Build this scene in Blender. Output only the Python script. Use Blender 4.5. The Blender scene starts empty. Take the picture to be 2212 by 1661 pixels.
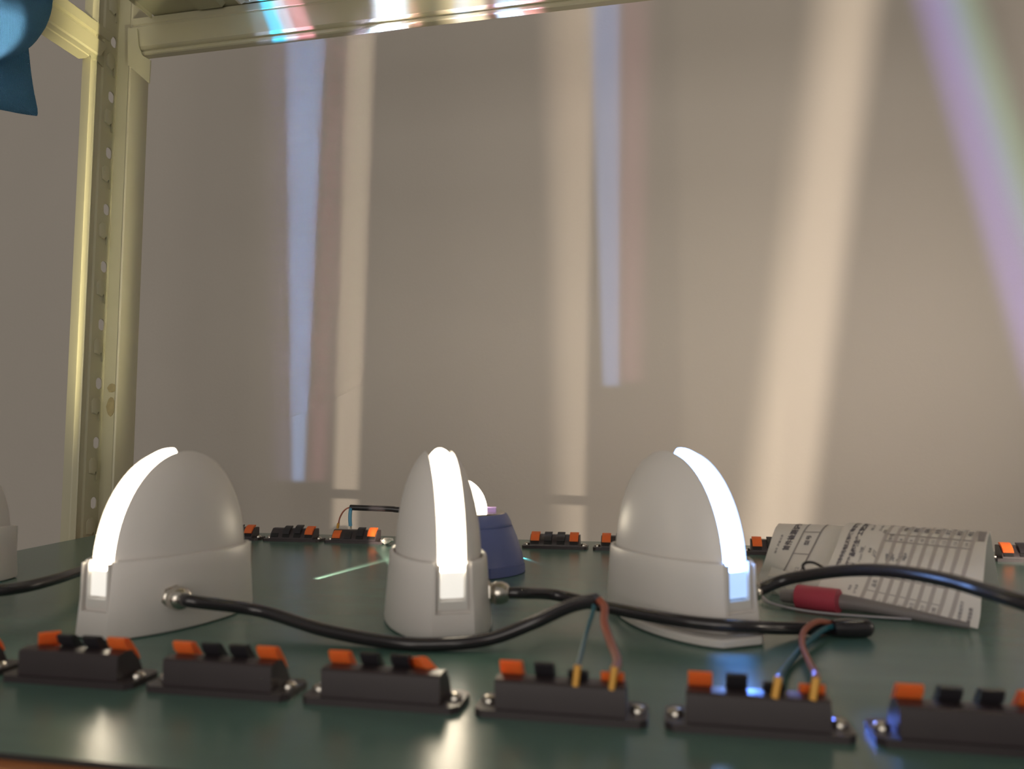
import bpy, bmesh, math, random
from mathutils import Vector, Matrix

random.seed(7)
sc = bpy.context.scene
COL = sc.collection
V = Vector
# ------------------------------------------------------------------ camera
# metres; the top of the green mat is z = 0
CAM = V((0, 0, .112)); FPX = 1640.0; PITCH = math.radians(4.57); YAW = math.radians(11.7)
cam = bpy.data.cameras.new('camera')
cam_o = bpy.data.objects.new('camera', cam)
COL.objects.link(cam_o)
cam_o.location = CAM
cam_o.rotation_euler = (math.pi / 2 + PITCH, 0, YAW)
cam.sensor_width = 36.0
cam.lens = FPX / 2212 * 36.0
cam.clip_start = .01
cam.dof.use_dof = True
cam.dof.focus_distance = 1.05
cam.dof.aperture_fstop = 8.5
sc.camera = cam_o
# ------------------------------------------------------------------ view + world
sc.view_settings.view_transform = 'Standard'
sc.view_settings.look = 'None'
sc.view_settings.exposure = 0
sc.view_settings.gamma = 1
sc.view_settings.use_curve_mapping = False
w = bpy.data.worlds.new('room_light')
sc.world = w
w.use_nodes = True
w.node_tree.nodes['Background'].inputs[0].default_value = (1.0, .925, .84, 1)
w.node_tree.nodes['Background'].inputs[1].default_value = .235


def area(name, loc, target, size, power, color):
    l = bpy.data.lights.new(name, 'AREA')
    l.shape = 'RECTANGLE'; l.size, l.size_y = size
    l.energy = power; l.color = color
    o = bpy.data.objects.new(name, l)
    COL.objects.link(o)
    o.location = loc
    o.rotation_euler = (V(target) - V(loc)).to_track_quat('-Z', 'Y').to_euler()
    return o


area('room_fill', (-.3, -2.3, .45), (-.1, 1.3, .3), (2.4, 2.2), 30, (1.0, .925, .84))  # unseen soft fill added behind the camera, low enough to reach under the shelf

# ------------------------------------------------------------------ where things stand: sight lines measured on the photograph
_F = V((-math.sin(YAW) * math.cos(PITCH), math.cos(YAW) * math.cos(PITCH), math.sin(PITCH)))
_R = V((math.cos(YAW), math.sin(YAW), 0))
_U = _R.cross(_F)


def ray(x, y): return _F + _R * ((x - 1106) / FPX) - _U * ((y - 830.5) / FPX)
def at_z(x, y, z=0.0):
    d = ray(x, y); return CAM + d * ((z - CAM.z) / d.z)
def at_y(x, y, Y):
    d = ray(x, y); return CAM + d * (Y / d.y)
def at_x(x, y, X):
    d = ray(x, y); return CAM + d * (X / d.x)
def at_d(x, y, dist): return CAM + ray(x, y) * dist


WALL_Y = 1.35
BEAM_Y = .885

# ------------------------------------------------------------------ slit beams: each lamp throws thin sheets of light


def fan(name, src, plane, left, right, color, watts, soft=.012, cut_low=None, cut_high=None, cut_soft=.008, power_up=3.0, soft_r=None, cone=110):
    """A spot lamp whose lens lets out only the sheet between two lines; plane maps the
    measured points to the surface that the sheet lands on."""
    src = V(src)
    L = [V(plane(*p)) for p in left]
    Rr = [V(plane(*p)) for p in right]
    mid = (L[0] + L[1] + Rr[0] + Rr[1]) / 4
    dist = (mid - src).length
    planes = []

    def add(A, B, inside, s):
        n = (A - src).cross(B - src)
        n.normalize()
        if n.dot((inside - src).normalized()) < 0: n = -n
        planes.append((n, s / dist))
    add(L[0], L[1], (Rr[0] + Rr[1]) / 2, soft)
    add(Rr[0], Rr[1], (L[0] + L[1]) / 2, soft_r if soft_r is not None else soft)
    for c in (cut_low, cut_high):
        if c:
            A, B = V(plane(*c[0])), V(plane(*c[1]))
            add(A, B, mid, cut_soft)
    l = bpy.data.lights.new(name, 'SPOT')
    l.energy = watts; l.shadow_soft_size = .0015
    l.spot_size = math.radians(cone); l.spot_blend = 0.0
    l.color = (1, 1, 1)
    o = bpy.data.objects.new(name, l)
    COL.objects.link(o)
    o.location = src
    axis = (mid - src).normalized()
    o.rotation_euler = axis.to_track_quat('-Z', 'Y').to_euler()
    l.use_nodes = True
    nt = l.node_tree
    em = nt.nodes['Emission']
    em.inputs['Color'].default_value = (*color, 1)
    geo = nt.nodes.new('ShaderNodeNewGeometry')
    prev = None
    for n, s in planes:
        d = nt.nodes.new('ShaderNodeVectorMath'); d.operation = 'DOT_PRODUCT'
        nt.links.new(geo.outputs['Incoming'], d.inputs[0])
        d.inputs[1].default_value = n
        m = nt.nodes.new('ShaderNodeMapRange'); m.interpolation_type = 'SMOOTHSTEP'
        m.inputs['From Min'].default_value = -s; m.inputs['From Max'].default_value = s
        nt.links.new(d.outputs['Value'], m.inputs['Value'])
        if prev is None: prev = m.outputs[0]
        else:
            k = nt.nodes.new('ShaderNodeMath'); k.operation = 'MULTIPLY'
            nt.links.new(prev, k.inputs[0]); nt.links.new(m.outputs[0], k.inputs[1]); prev = k.outputs[0]
    if power_up:      # the lens keeps the sheet evenly bright up the wall
        d = nt.nodes.new('ShaderNodeVectorMath'); d.operation = 'DOT_PRODUCT'
        nt.links.new(geo.outputs['Incoming'], d.inputs[0]); d.inputs[1].default_value = (0, 1, 0)
        mx = nt.nodes.new('ShaderNodeMath'); mx.operation = 'MAXIMUM'; mx.inputs[1].default_value = .35
        nt.links.new(d.outputs['Value'], mx.inputs[0])
        pw = nt.nodes.new('ShaderNodeMath'); pw.operation = 'POWER'; pw.inputs[1].default_value = -power_up
        nt.links.new(mx.outputs[0], pw.inputs[0])
        k = nt.nodes.new('ShaderNodeMath'); k.operation = 'MULTIPLY'
        nt.links.new(prev, k.inputs[0]); nt.links.new(pw.outputs[0], k.inputs[1]); prev = k.outputs[0]
    nt.links.new(prev, em.inputs['Strength'])
    return o


LAMPS = {'L': ((-.3182, .4488), -1.7549), 'M': ((-.1490, .4798), -1.1089), 'R': ((.0030, .5078), -.9111), 'E': ((-.5765, .506), -1.88)}


def lamp_pt(k, x, y, z):
    (cx, cy), th = LAMPS[k]
    return V((cx + x * math.cos(th) - y * math.sin(th), cy + x * math.sin(th) + y * math.cos(th), z))


S_L = lamp_pt('L', -.064, 0, .050)
S_M = lamp_pt('M', -.064, 0, .050)
S_R = lamp_pt('R', -.064, 0, .060)
S_B = V((-.215, .722, .062))
wall = lambda x, y: at_y(x, y, WALL_Y)
beam = lambda x, y: at_y(x, y, BEAM_Y)
flat = lambda x, y: at_z(x, y, 0)
WARM = (1.0, .84, .66)
lowcut = ((600, 1038), (800, 1041))
fan('slit_beam_warm_left', S_M, wall, [(722, 1030), (752, 90)], [(774, 1030), (806, 90)], WARM, 9.5, .010)
fan('slit_beam_blue_left', S_B, wall, [(632, 1030), (622, 90)], [(657, 1030), (698, 90)], (.30, .52, 1.0), 9.0, .008, cut_low=lowcut)
fan('slit_beam_violet_left', S_B, wall, [(606, 1030), (590, 90)], [(634, 1030), (628, 90)], (.55, .5, 1.0), 1.8, .030, cut_low=lowcut)
fan('slit_beam_pink_left', S_B, wall, [(668, 1030), (704, 90)], [(702, 1030), (742, 90)], (1.0, .45, .55), 2.2, .022, cut_low=lowcut)
fan('slit_beam_warm_centre', S_L, wall, [(1208, 1030), (1192, 60)], [(1264, 1030), (1282, 60)], WARM, 9.5, .034, soft_r=.012)
fan('slit_beam_blue_centre', S_B, wall, [(1303, 830), (1278, 60)], [(1337, 830), (1338, 60)], (.32, .50, 1.0), 7.0, .010, cut_low=((1280, 832), (1400, 836)))
fan('slit_beam_pink_centre', S_B, wall, [(1338, 830), (1338, 60)], [(1384, 830), (1396, 60)], (1.0, .45, .60), 1.9, .024, cut_low=((1280, 822), (1400, 826)))
fan('slit_beam_warm_right', S_R, wall, [(1618, 1100), (1768, 60)], [(1752, 1100), (1884, 60)], WARM, 15.0, .040, soft_r=.026)
S_X = V((.46, .50, .06))
fan('slit_beam_violet_right', S_X, wall, [(2000, 60), (2200, 760)], [(2064, 60), (2212, 540)], (.40, .31, 1.0), 16.0, .024, cone=130)
fan('slit_beam_blue_right', S_X, wall, [(2056, 60), (2212, 550)], [(2092, 60), (2212, 440)], (.35, .60, 1.0), 13.0, .022, cone=130)
fan('slit_beam_green_right', S_X, wall, [(2088, 60), (2212, 460)], [(2136, 60), (2212, 290)], (.50, 1.0, .70), 8.0, .022, cone=130)
fan('slit_beam_pale_right', S_X, wall, [(2170, 0), (2230, 160)], [(2300, 0), (2330, 160)], (1.0, .85, .7), 4.0, .05, cone=130)
sp_ = bpy.data.lights.new('wall_fill_spot', 'SPOT')      # unseen spot added to brighten the right of the wall
sp_.energy = 10.5; sp_.spot_size = math.radians(100); sp_.spot_blend = 1.0; sp_.shadow_soft_size = .03; sp_.color = (1.0, .83, .69)
so_ = bpy.data.objects.new('wall_fill_spot', sp_); COL.objects.link(so_)
so_.location = (.50, .52, .10)
so_.rotation_euler = (V((.12, WALL_Y, .40)) - V(so_.location)).to_track_quat('-Z', 'Y').to_euler()
nb = bpy.data.lights.new('form_fill_point', 'POINT'); nb.energy = .42; nb.color = (1.0, .86, .70); nb.shadow_soft_size = .012  # unseen point light added to brighten the forms
nbo = bpy.data.objects.new('form_fill_point', nb); COL.objects.link(nbo); nbo.location = (.47, .50, .10)
# separate spots added for the stripes on the top beam, cut off below it
bcut = ((560, 99), (1300, 24))
S_B2 = V((-.16, .70, .085))
fan('slit_beam_cyan_top', S_B2, beam, [(562, 8), (590, 84)], [(590, 8), (620, 84)], (.02, .60, 1.5), 170, .004, cut_low=bcut, power_up=0)
fan('slit_beam_white_top', S_B2, beam, [(588, 8), (618, 84)], [(614, 8), (644, 84)], (.62, .66, 1.25), 110, .005, cut_low=bcut, power_up=0)
fan('slit_beam_rose_top', S_B2, beam, [(614, 8), (642, 84)], [(652, 8), (682, 84)], (1.0, .38, .66), 70, .006, cut_low=bcut, power_up=0)
fan('slit_beam_grey_top', S_B2, beam, [(530, 8), (556, 84)], [(562, 8), (590, 84)], (.5, .65, 1.2), 20, .005, cut_low=bcut, power_up=0)
S_M2 = lamp_pt('M', -.030, 0, .120)
fan('slit_beam_gold_top', S_M2, beam, [(836, 2), (838, 70)], [(890, 2), (892, 70)], (1.0, .90, .62), 17, .006, cut_low=bcut, power_up=0)
fan('slit_beam_amber_top', S_M2, beam, [(806, 2), (806, 74)], [(922, 2), (924, 70)], (1.0, .86, .50), 3, .010, cut_low=bcut, power_up=0)
S_L2 = lamp_pt('L', -.030, 0, .120)
fan('slit_beam_azure_top', S_L2, beam, [(984, 2), (978, 60)], [(1016, 2), (1012, 60)], (.02, .40, 1.4), 32, .005, cut_low=bcut, power_up=0)
fan('slit_beam_pale_top', S_L2, beam, [(1014, 2), (1012, 60)], [(1050, 2), (1048, 60)], (.48, .62, 1.3), 13, .006, cut_low=bcut, power_up=0)
fan('slit_beam_coral_top', S_L2, beam, [(1050, 2), (1046, 60)], [(1086, 2), (1080, 60)], (1.0, .34, .62), 9, .006, cut_low=bcut, power_up=0)
# gold spill on the rack's near lip and side beam; white patch on the cloth
post_f = lambda x, y: at_y(x, y, .8486)
fan('slit_beam_gold_post', lamp_pt('M', -.02, 0, .125), post_f, [(60, 0), (60, 900)], [(190.3, 500), (159.5, 1150)], (1.0, .88, .50), 45, .03, cut_low=((100, 880), (200, 880)), cut_soft=.10, power_up=0, soft_r=.0015, cone=140)
fan('slit_beam_gold_column', lamp_pt('M', -.02, 0, .125), lambda x, y: at_y(x, y, .883), [(236.5, 500), (207, 1086)], [(300, 500), (272, 1086)], (1.0, .93, .66), 9, .0015, cut_low=((200, 900), (320, 900)), cut_soft=.12, power_up=0, soft_r=.012, cone=120)
row_f = lambda x, y: at_y(x, y, .322)
row_b = lambda x, y: at_y(x, y, .828)
fan('slit_beam_lever_gold', lamp_pt('M', .066, 0, .045), row_f, [(1058, 1410), (1058, 1470)], [(1122, 1410), (1122, 1470)], (1.0, .88, .60), .55, .004, cut_low=((1050, 1462), (1130, 1466)), cut_soft=.002, power_up=0)
fan('slit_beam_lever_rose', (.30, .47, .05), row_f, [(2180, 1480), (2186, 1560)], [(2240, 1480), (2240, 1560)], (1.0, .22, .62), .9, .003, cut_low=((2180, 1546), (2240, 1552)), power_up=0)
fan('slit_beam_back_gold', (.47, .55, .05), row_b, [(2165, 1150), (2168, 1210)], [(2300, 1150), (2300, 1210)], (1.0, .86, .66), 2.6, .004, cut_low=((2160, 1203), (2260, 1206)), power_up=0)
cl = lambda x, y: at_x(x, y, -.702)
fan('slit_beam_cloth', lamp_pt('M', -.01, 0, .130), cl, [(-40, 40), (-40, 130)], [(52, 20), (46, 70)], (1.0, .94, .86), 48, .008, cut_low=((52, 62), (6, 130)), cut_high=((0, 6), (60, 24)), cut_soft=.010, power_up=0, cone=150)
# sheets that skim the mat
p1, p2 = at_z(712, 1219), at_z(842, 1183)
fan('slit_beam_green_mat', p2 + (p2 - p1) * .55 + V((0, 0, .012)), flat, [(712, 1214), (842, 1181)], [(712, 1222), (842, 1186)], (.35, 1.0, .65), .42, .0015, power_up=0)
q1, q2 = at_z(1210, 1233), at_z(1138, 1208)
fan('slit_beam_teal_mat', q2 + (q2 - q1) * .2 + V((0, 0, .006)), flat, [(1210, 1230), (1138, 1206)], [(1210, 1237), (1138, 1210)], (.2, .8, 1.0), .10, .002, power_up=0)
fan('slit_beam_blue_mat', lamp_pt('R', .062, .006, .040), flat, [(1868, 1560), (1862, 1640)], [(1950, 1560), (1930, 1640)], (.12, .22, 1.0), 1.5, .006, power_up=0, cut_high=((1840, 1540), (1960, 1545)), cut_soft=.006)

fan('blue_reflection_spot', lamp_pt('R', .060, 0, .060), flat, [(1542, 1405), (1550, 1480)], [(1622, 1405), (1636, 1480)], (.10, .27, 1.0), .55, .007, cut_high=((1530, 1412), (1640, 1416)), cut_soft=.008, power_up=0)  # added spot, stands in for the blue slit's reflection in the mat

# ------------------------------------------------------------------ materials


def mat(name, color, rough=.5, metal=0.0, spec=.5, noise=0.0, nscale=60.0, bump=0.0, bscale=200.0, emit=None, coat=0.0, stretch=None, trans=0.0, sss=0.0):
    m = bpy.data.materials.new(name)
    m.use_nodes = True
    nt = m.node_tree
    b = nt.nodes['Principled BSDF']
    b.inputs['Base Color'].default_value = (*color, 1)
    b.inputs['Roughness'].default_value = rough
    b.inputs['Metallic'].default_value = metal
    b.inputs['Specular IOR Level'].default_value = spec
    b.inputs['Coat Weight'].default_value = coat
    if sss:
        b.inputs['Subsurface Weight'].default_value = sss
        b.inputs['Subsurface Radius'].default_value = (.006, .002, .001)
        b.inputs['Subsurface Scale'].default_value = 1.0
    if trans: b.inputs['Transmission Weight'].default_value = trans
    if emit:
        b.inputs['Emission Color'].default_value = (*emit[0], 1)
        b.inputs['Emission Strength'].default_value = emit[1]
    tc = nt.nodes.new('ShaderNodeTexCoord')
    vec = tc.outputs['Object']
    if stretch:
        mp = nt.nodes.new('ShaderNodeMapping'); mp.inputs['Scale'].default_value = stretch
        nt.links.new(vec, mp.inputs[0]); vec = mp.outputs[0]
    if noise:
        n = nt.nodes.new('ShaderNodeTexNoise'); n.inputs['Scale'].default_value = nscale; n.inputs['Detail'].default_value = 4
        nt.links.new(vec, n.inputs['Vector'])
        r = nt.nodes.new('ShaderNodeMapRange')
        r.inputs['To Min'].default_value = 1 - noise; r.inputs['To Max'].default_value = 1 + noise
        nt.links.new(n.outputs['Fac'], r.inputs['Value'])
        mx = nt.nodes.new('ShaderNodeMix'); mx.data_type = 'RGBA'; mx.blend_type = 'MULTIPLY'
        mx.inputs[0].default_value = 1
        mx.inputs[6].default_value = (*color, 1)
        nt.links.new(r.outputs[0], mx.inputs[7])
        nt.links.new(mx.outputs[2], b.inputs['Base Color'])
    if bump:
        n = nt.nodes.new('ShaderNodeTexNoise'); n.inputs['Scale'].default_value = bscale; n.inputs['Detail'].default_value = 3
        nt.links.new(vec, n.inputs['Vector'])
        bp = nt.nodes.new('ShaderNodeBump'); bp.inputs['Strength'].default_value = bump; bp.inputs['Distance'].default_value = .001
        nt.links.new(n.outputs['Fac'], bp.inputs['Height'])
        nt.links.new(bp.outputs[0], b.inputs['Normal'])
    return m


M_WALL = mat('wall_paint', (.515, .475, .425), .85, noise=.03, nscale=6, bump=.25, bscale=160)
M_FLOOR = mat('floor_concrete', (.20, .19, .18), .8, noise=.2, nscale=8)
M_RACK = mat('ivory_enamel', (.50, .47, .325), .33, spec=.5, noise=.05, nscale=18, bump=.05, bscale=30)
M_DECK = mat('deck_enamel', (.42, .40, .27), .4, noise=.08, nscale=14)
M_MAT = mat('green_rubber', (.092, .178, .148), .25, spec=.5, noise=.18, nscale=26, bump=.06, bscale=500, stretch=(.4, 1.6, 1))
M_WOOD = mat('brown_board', (.48, .17, .055), .5, noise=.35, nscale=30, stretch=(.15, 1, 1))
M_PLASTIC = mat('white_plastic', (.73, .695, .665), .36, spec=.45, noise=.015, nscale=40)
M_FRAME = mat('white_plastic_inner', (.70, .68, .65), .40)
M_BLUE = mat('blue_plastic', (.135, .165, .38), .38, noise=.04, nscale=60)
M_BLACK = mat('black_plastic', (.039, .029, .032), .36, spec=.5, noise=.1, nscale=90)
M_HOLE = mat('slot_shade', (.008, .008, .009), .7)  # near-black stands for the shade inside the wire holes
M_RED = mat('orange_lever_plastic', (.84, .16, .032), .38, spec=.5, sss=.6)
M_BLK2 = mat('black_lever_plastic', (.022, .020, .024), .32, spec=.5)
M_CABLE = mat('black_rubber_cable', (.022, .019, .022), .22, spec=.7)
M_STEEL = mat('nickel', (.62, .58, .52), .24, metal=1)
M_BRASS = mat('ferrule_copper', (.66, .34, .06), .45, metal=.2)
M_TEAL = mat('teal_insulation', (.022, .125, .165), .4)
M_LBLUE = mat('light_blue_insulation', (.10, .32, .50), .4)
M_BROWN = mat('brown_insulation', (.33, .095, .055), .45)
M_PAPER = mat('paper', (.90, .84, .785), .75, noise=.02, nscale=20)
M_INK = mat('printing_ink', (.16, .14, .16), .8)
M_INK2 = mat('ruling_ink', (.36, .32, .31), .8)
M_RULE = mat('ruling_band_ink', (.56, .50, .47), .8)
M_PEN = mat('pencil_ink', (.26, .25, .27), .8)
M_GREY = mat('grey_plastic_film', (.25, .225, .225), .35, noise=.12, nscale=50)
M_CRIM = mat('crimson_tape', (.52, .06, .10), .4, noise=.05, nscale=80)
M_WHITE = mat('white_scrap', (.72, .68, .62), .6)
M_TIE = mat('pale_tie_plastic', (.40, .38, .42), .4)
M_LWARM = mat('lit_acrylic_warm', (.9, .9, .9), .2, emit=((1.0, .86, .64), 12.0))
M_LCOOL = mat('lit_acrylic_cool', (.9, .9, .9), .2, emit=((.22, .42, 1.0), 14.0))
M_FWARM = mat('lit_foot_warm', (.8, .79, .76), .15, emit=((1.0, .95, .86), .62))
M_FCOOL = mat('lit_foot_cool', (.6, .7, .85), .15, emit=((.34, .56, 1.0), .95))
M_LILAC = mat('clip_lit_lilac', (.55, .38, .72), .4, emit=((.62, .36, .9), .12))  # purple light on the clip, put into its colour and a faint glow
M_STAIN = mat('tape_residue', (.33, .27, .14), .6, noise=.4, nscale=120)


def cloth_mat():
    m = mat('blue_cloth', (.155, .40, .70), .95, spec=.1)
    nt = m.node_tree; b = nt.nodes['Principled BSDF']
    tc = nt.nodes.new('ShaderNodeTexCoord')
    h = []
    for rot in (0, math.pi / 2):
        mp = nt.nodes.new('ShaderNodeMapping'); mp.inputs['Rotation'].default_value = (rot, 0, 0)
        nt.links.new(tc.outputs['Object'], mp.inputs[0])
        wv = nt.nodes.new('ShaderNodeTexWave'); wv.wave_type = 'BANDS'; wv.bands_direction = 'Z'
        wv.inputs['Scale'].default_value = 250; wv.inputs['Distortion'].default_value = 1.4; wv.inputs['Detail'].default_value = 2; wv.inputs['Detail Scale'].default_value = 1.5
        nt.links.new(mp.outputs[0], wv.inputs[0]); h.append(wv.outputs['Fac'])
    a = nt.nodes.new('ShaderNodeMath'); a.operation = 'ADD'
    nt.links.new(h[0], a.inputs[0]); nt.links.new(h[1], a.inputs[1])
    bp = nt.nodes.new('ShaderNodeBump'); bp.inputs['Strength'].default_value = 1.0; bp.inputs['Distance'].default_value = .001
    nt.links.new(a.outputs[0], bp.inputs['Height']); nt.links.new(bp.outputs[0], b.inputs['Normal'])
    r = nt.nodes.new('ShaderNodeMapRange'); r.inputs['From Max'].default_value = 2; r.inputs['To Min'].default_value = .55; r.inputs['To Max'].default_value = 1.4
    nt.links.new(a.outputs[0], r.inputs['Value'])
    mx = nt.nodes.new('ShaderNodeMix'); mx.data_type = 'RGBA'; mx.blend_type = 'MULTIPLY'; mx.inputs[0].default_value = 1
    mx.inputs[6].default_value = (.155, .40, .70, 1)
    nt.links.new(r.outputs[0], mx.inputs[7]); nt.links.new(mx.outputs[2], b.inputs['Base Color'])
    return m


M_CLOTH = cloth_mat()

# ------------------------------------------------------------------ mesh helpers


class MB:
    def __init__(self): self.v = []; self.f = []

    def add(self, verts, faces):
        o = len(self.v)
        self.v += [tuple(x) for x in verts]
        self.f += [tuple(i + o for i in f) for f in faces]
        return self

    def box(self, x0, x1, y0, y1, z0, z1):
        return self.add([(x0, y0, z0), (x1, y0, z0), (x1, y1, z0), (x0, y1, z0), (x0, y0, z1), (x1, y0, z1), (x1, y1, z1), (x0, y1, z1)],
                        [(0, 3, 2, 1), (4, 5, 6, 7), (0, 1, 5, 4), (1, 2, 6, 5), (2, 3, 7, 6), (3, 0, 4, 7)])

    def rings(self, rings, cap0=True, cap1=True, closed=True):
        n = len(rings[0]); vs = [p for r in rings for p in r]; fs = []
        for i in range(len(rings) - 1):
            for j in range(n if closed else n - 1):
                k = (j + 1) % n
                fs.append((i * n + j, i * n + k, (i + 1) * n + k, (i + 1) * n + j))
        if cap0: fs.append(tuple(reversed(range(n))))
        if cap1: fs.append(tuple((len(rings) - 1) * n + j for j in range(n)))
        return self.add(vs, fs)

    def prism(self, poly, axis, a, b):
        """extrude a closed 2-D polygon along one axis"""
        def P(p, t):
            return {'x': (t, p[0], p[1]), 'y': (p[0], t, p[1]), 'z': (p[0], p[1], t)}[axis]
        return self.rings([[P(p, a) for p in poly], [P(p, b) for p in poly]])

    def lathe(self, prof, seg=24, c=(0, 0, 0), axis='z', sx=1.0, sy=1.0):
        rr = []
        for r, h in prof:
            ring = []
            for j in range(seg):
                a = 2 * math.pi * j / seg
                u, v = r * sx * math.cos(a), r * sy * math.sin(a)
                p = {'z': (u, v, h), 'y': (v, h, u), 'x': (h, u, v)}[axis]
                ring.append((p[0] + c[0], p[1] + c[1], p[2] + c[2]))
            rr.append(ring)
        return self.rings(rr)

    def tube(self, pts, r, seg=12, flat=1.0):
        pts = [V(p) for p in pts]
        rad = r if isinstance(r, (list, tuple)) else [r] * len(pts)
        t0 = (pts[1] - pts[0]).normalized()
        up = V((0, 0, 1)) if abs(t0.z) < .9 else V((0, 1, 0))
        rr = []
        for i, p in enumerate(pts):
            t = (pts[min(i + 1, len(pts) - 1)] - pts[max(i - 1, 0)]).normalized()
            s = t.cross(up).normalized(); up = s.cross(t).normalized()
            rr.append([p + s * (rad[i] * math.cos(2 * math.pi * j / seg)) + up * (rad[i] * flat * math.sin(2 * math.pi * j / seg)) for j in range(seg)])
        return self.rings(rr)

    def build(self, name, m, parent=None, smooth=None, mw=None):
        me = bpy.data.meshes.new(name)
        vs = self.v if mw is None else [tuple(mw @ V(p)) for p in self.v]
        me.from_pydata(vs, [], self.f)
        bm = bmesh.new(); bm.from_mesh(me)
        bmesh.ops.recalc_face_normals(bm, faces=bm.faces[:])
        bm.to_mesh(me); bm.free()
        if m: me.materials.append(m)
        if smooth is not None:
            for p in me.polygons: p.use_smooth = True
            me.set_sharp_from_angle(angle=math.radians(smooth))
        o = bpy.data.objects.new(name, me)
        COL.objects.link(o)
        if parent: o.parent = parent
        return o


def smooth_path(pts, n=10):
    pts = [V(p) for p in pts]
    P = [pts[0] * 2 - pts[1]] + pts + [pts[-1] * 2 - pts[-2]]
    out = []
    for i in range(1, len(P) - 2):
        for k in range(n):
            t = k / n; a, b, c, d = P[i - 1], P[i], P[i + 1], P[i + 2]
            out.append(.5 * ((2 * b) + (c - a) * t + (2 * a - 5 * b + 4 * c - d) * t * t + (3 * b - a - 3 * c + d) * t ** 3))
    out.append(pts[-1])
    return out


def boolean(o, cutter_mb):
    c = cutter_mb.build('cutter', None)
    bpy.context.view_layer.update()
    c.matrix_world = o.matrix_world.copy()
    md = o.modifiers.new('cut', 'BOOLEAN'); md.operation = 'DIFFERENCE'; md.solver = 'EXACT'; md.object = c
    bpy.context.view_layer.update()
    me = bpy.data.meshes.new_from_object(o.evaluated_get(bpy.context.evaluated_depsgraph_get()))
    o.modifiers.clear()
    old = o.data; o.data = me; nm = old.name
    bpy.data.meshes.remove(old); me.name = nm
    bpy.data.objects.remove(c)


def empty(name, loc, rz=0.0):
    e = bpy.data.objects.new(name, None)
    e.empty_display_size = .01
    e.location = loc; e.rotation_euler = (0, 0, rz)
    COL.objects.link(e)
    return e


def tag(o, label, cat, group=None):
    o['label'] = label; o['category'] = cat
    if group: o['group'] = group
    return o


def mw_of(loc, rz): return Matrix.Translation(V(loc)) @ Matrix.Rotation(rz, 4, 'Z')


# ------------------------------------------------------------------ the setting
FZ = -.80
o = MB().box(-3.2, 3.2, WALL_Y, WALL_Y + .1, FZ, 2.2).build('wall_back', M_WALL); o['kind'] = 'structure'
o = MB().box(-3.2, 3.2, -2.6, WALL_Y + .1, FZ - .1, FZ).build('floor', M_FLOOR); o['kind'] = 'structure'

# ------------------------------------------------------------------ storage rack
rack = empty('storage_rack', (-.735, .87, FZ))
tag(rack, 'ivory painted steel storage rack with slotted post and upper shelf around the lamps', 'rack')
RO = V(rack.location)
MWR = Matrix.Translation(-RO)
TOPZ = .98


def section(pts, th=.0016):
    """thin folded sheet outline in plan"""
    pts = [V((p[0], p[1], 0)) for p in pts]
    out, inn = [], []
    for i, p in enumerate(pts):
        a = (p - pts[i - 1]).normalized() if i else None
        b = (pts[i + 1] - p).normalized() if i < len(pts) - 1 else None
        d = ((a or b) + (b or a)).normalized()
        n = V((-d.y, d.x, 0))
        if a is not None and b is not None:
            n /= max(.4, math.cos(a.angle(b) / 2))
        out.append((p.x, p.y)); inn.append((p.x + n.x * th, p.y + n.y * th))
    return out + inn[::-1]


def strip_part(poly, name):
    return MB().prism(poly, 'z', FZ + .002, TOPZ).build(name, M_RACK, rack, 30, MWR)


# near lip, slotted web, far column: the three folds of the corner post
PB = at_y(190, 500, .8486)                     # fold between lip and web
XB = PB.x
YC = at_x(236, 500, XB).y                      # fold between web and column
XD = at_y(272, 500, YC).x
YE = at_x(308, 500, XD).y
XA = at_y(160, 500, .8545).x
lip = strip_part(section([(XA, .8600), (XA + .0002, .8550), (XB - .0112, .8492), (XB - .0080, .8486), (XB - .0065, .8492), (XB, .8486)]), 'post_lip')
web_pts = [(XB, .8486), (XB - .002, .8520), (XB - .002, .8600), (XB, .8622), (XB, YC)]
web = strip_part(section(web_pts, -.0016), 'post_web')
holes = MB()
hz0 = at_x(238, 210, XB).z; hz1 = at_x(201, 1086, XB).z
step = (hz0 - hz1) / 7
hy = (at_x(238, 210, XB).y + at_x(201, 1086, XB).y) / 2
hole_z = [hz0 - step * i for i in range(-3, 8)]
for z in hole_z:
    ring = []
    for j in range(20):
        a = 2 * math.pi * j / 20
        ring.append((hy + .0056 * math.cos(a), z + .0052 * math.sin(a) + (.0026 if math.sin(a) >= 0 else -.0026)))
    holes.prism(ring, 'x', XB - .02, XB + .015)
hm = MB(); hm.v = [tuple(V(p) - RO) for p in holes.v]; hm.f = holes.f
boolean(web, hm)
for z in hole_z:          # pressed hook tabs between the holes
    zc = z - step * .40
    ty = hy - .0035
    tab = [(ty - .0080, zc - .008), (ty - .0088, zc + .007), (ty - .0052, zc + .0115), (ty + .002, zc + .012), (ty + .0066, zc + .007), (ty + .0074, zc - .018), (ty + .0050, zc - .018), (ty + .0040, zc - .006), (ty, zc - .0105)]
    inner = [(ty + (a - ty) * .80, zc - .001 + (b - zc) * .80) for a, b in tab]
    MB().rings([[(XB - .0002, a, b) for a, b in tab], [(XB + .0026, a, b) for a, b in tab], [(XB + .0036, a, b) for a, b in inner]]).build('hook_tab', M_RACK, rack, 40, MWR)
col_pts = [(XB, YC), (XD - .0060, YC - .0010), (XD - .0030, YC - .0030), (XD - .0008, YC - .0022), (XD, YC + .0008), (XD, YE)]
column = strip_part(section(col_pts, .0016), 'post_column')
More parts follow.
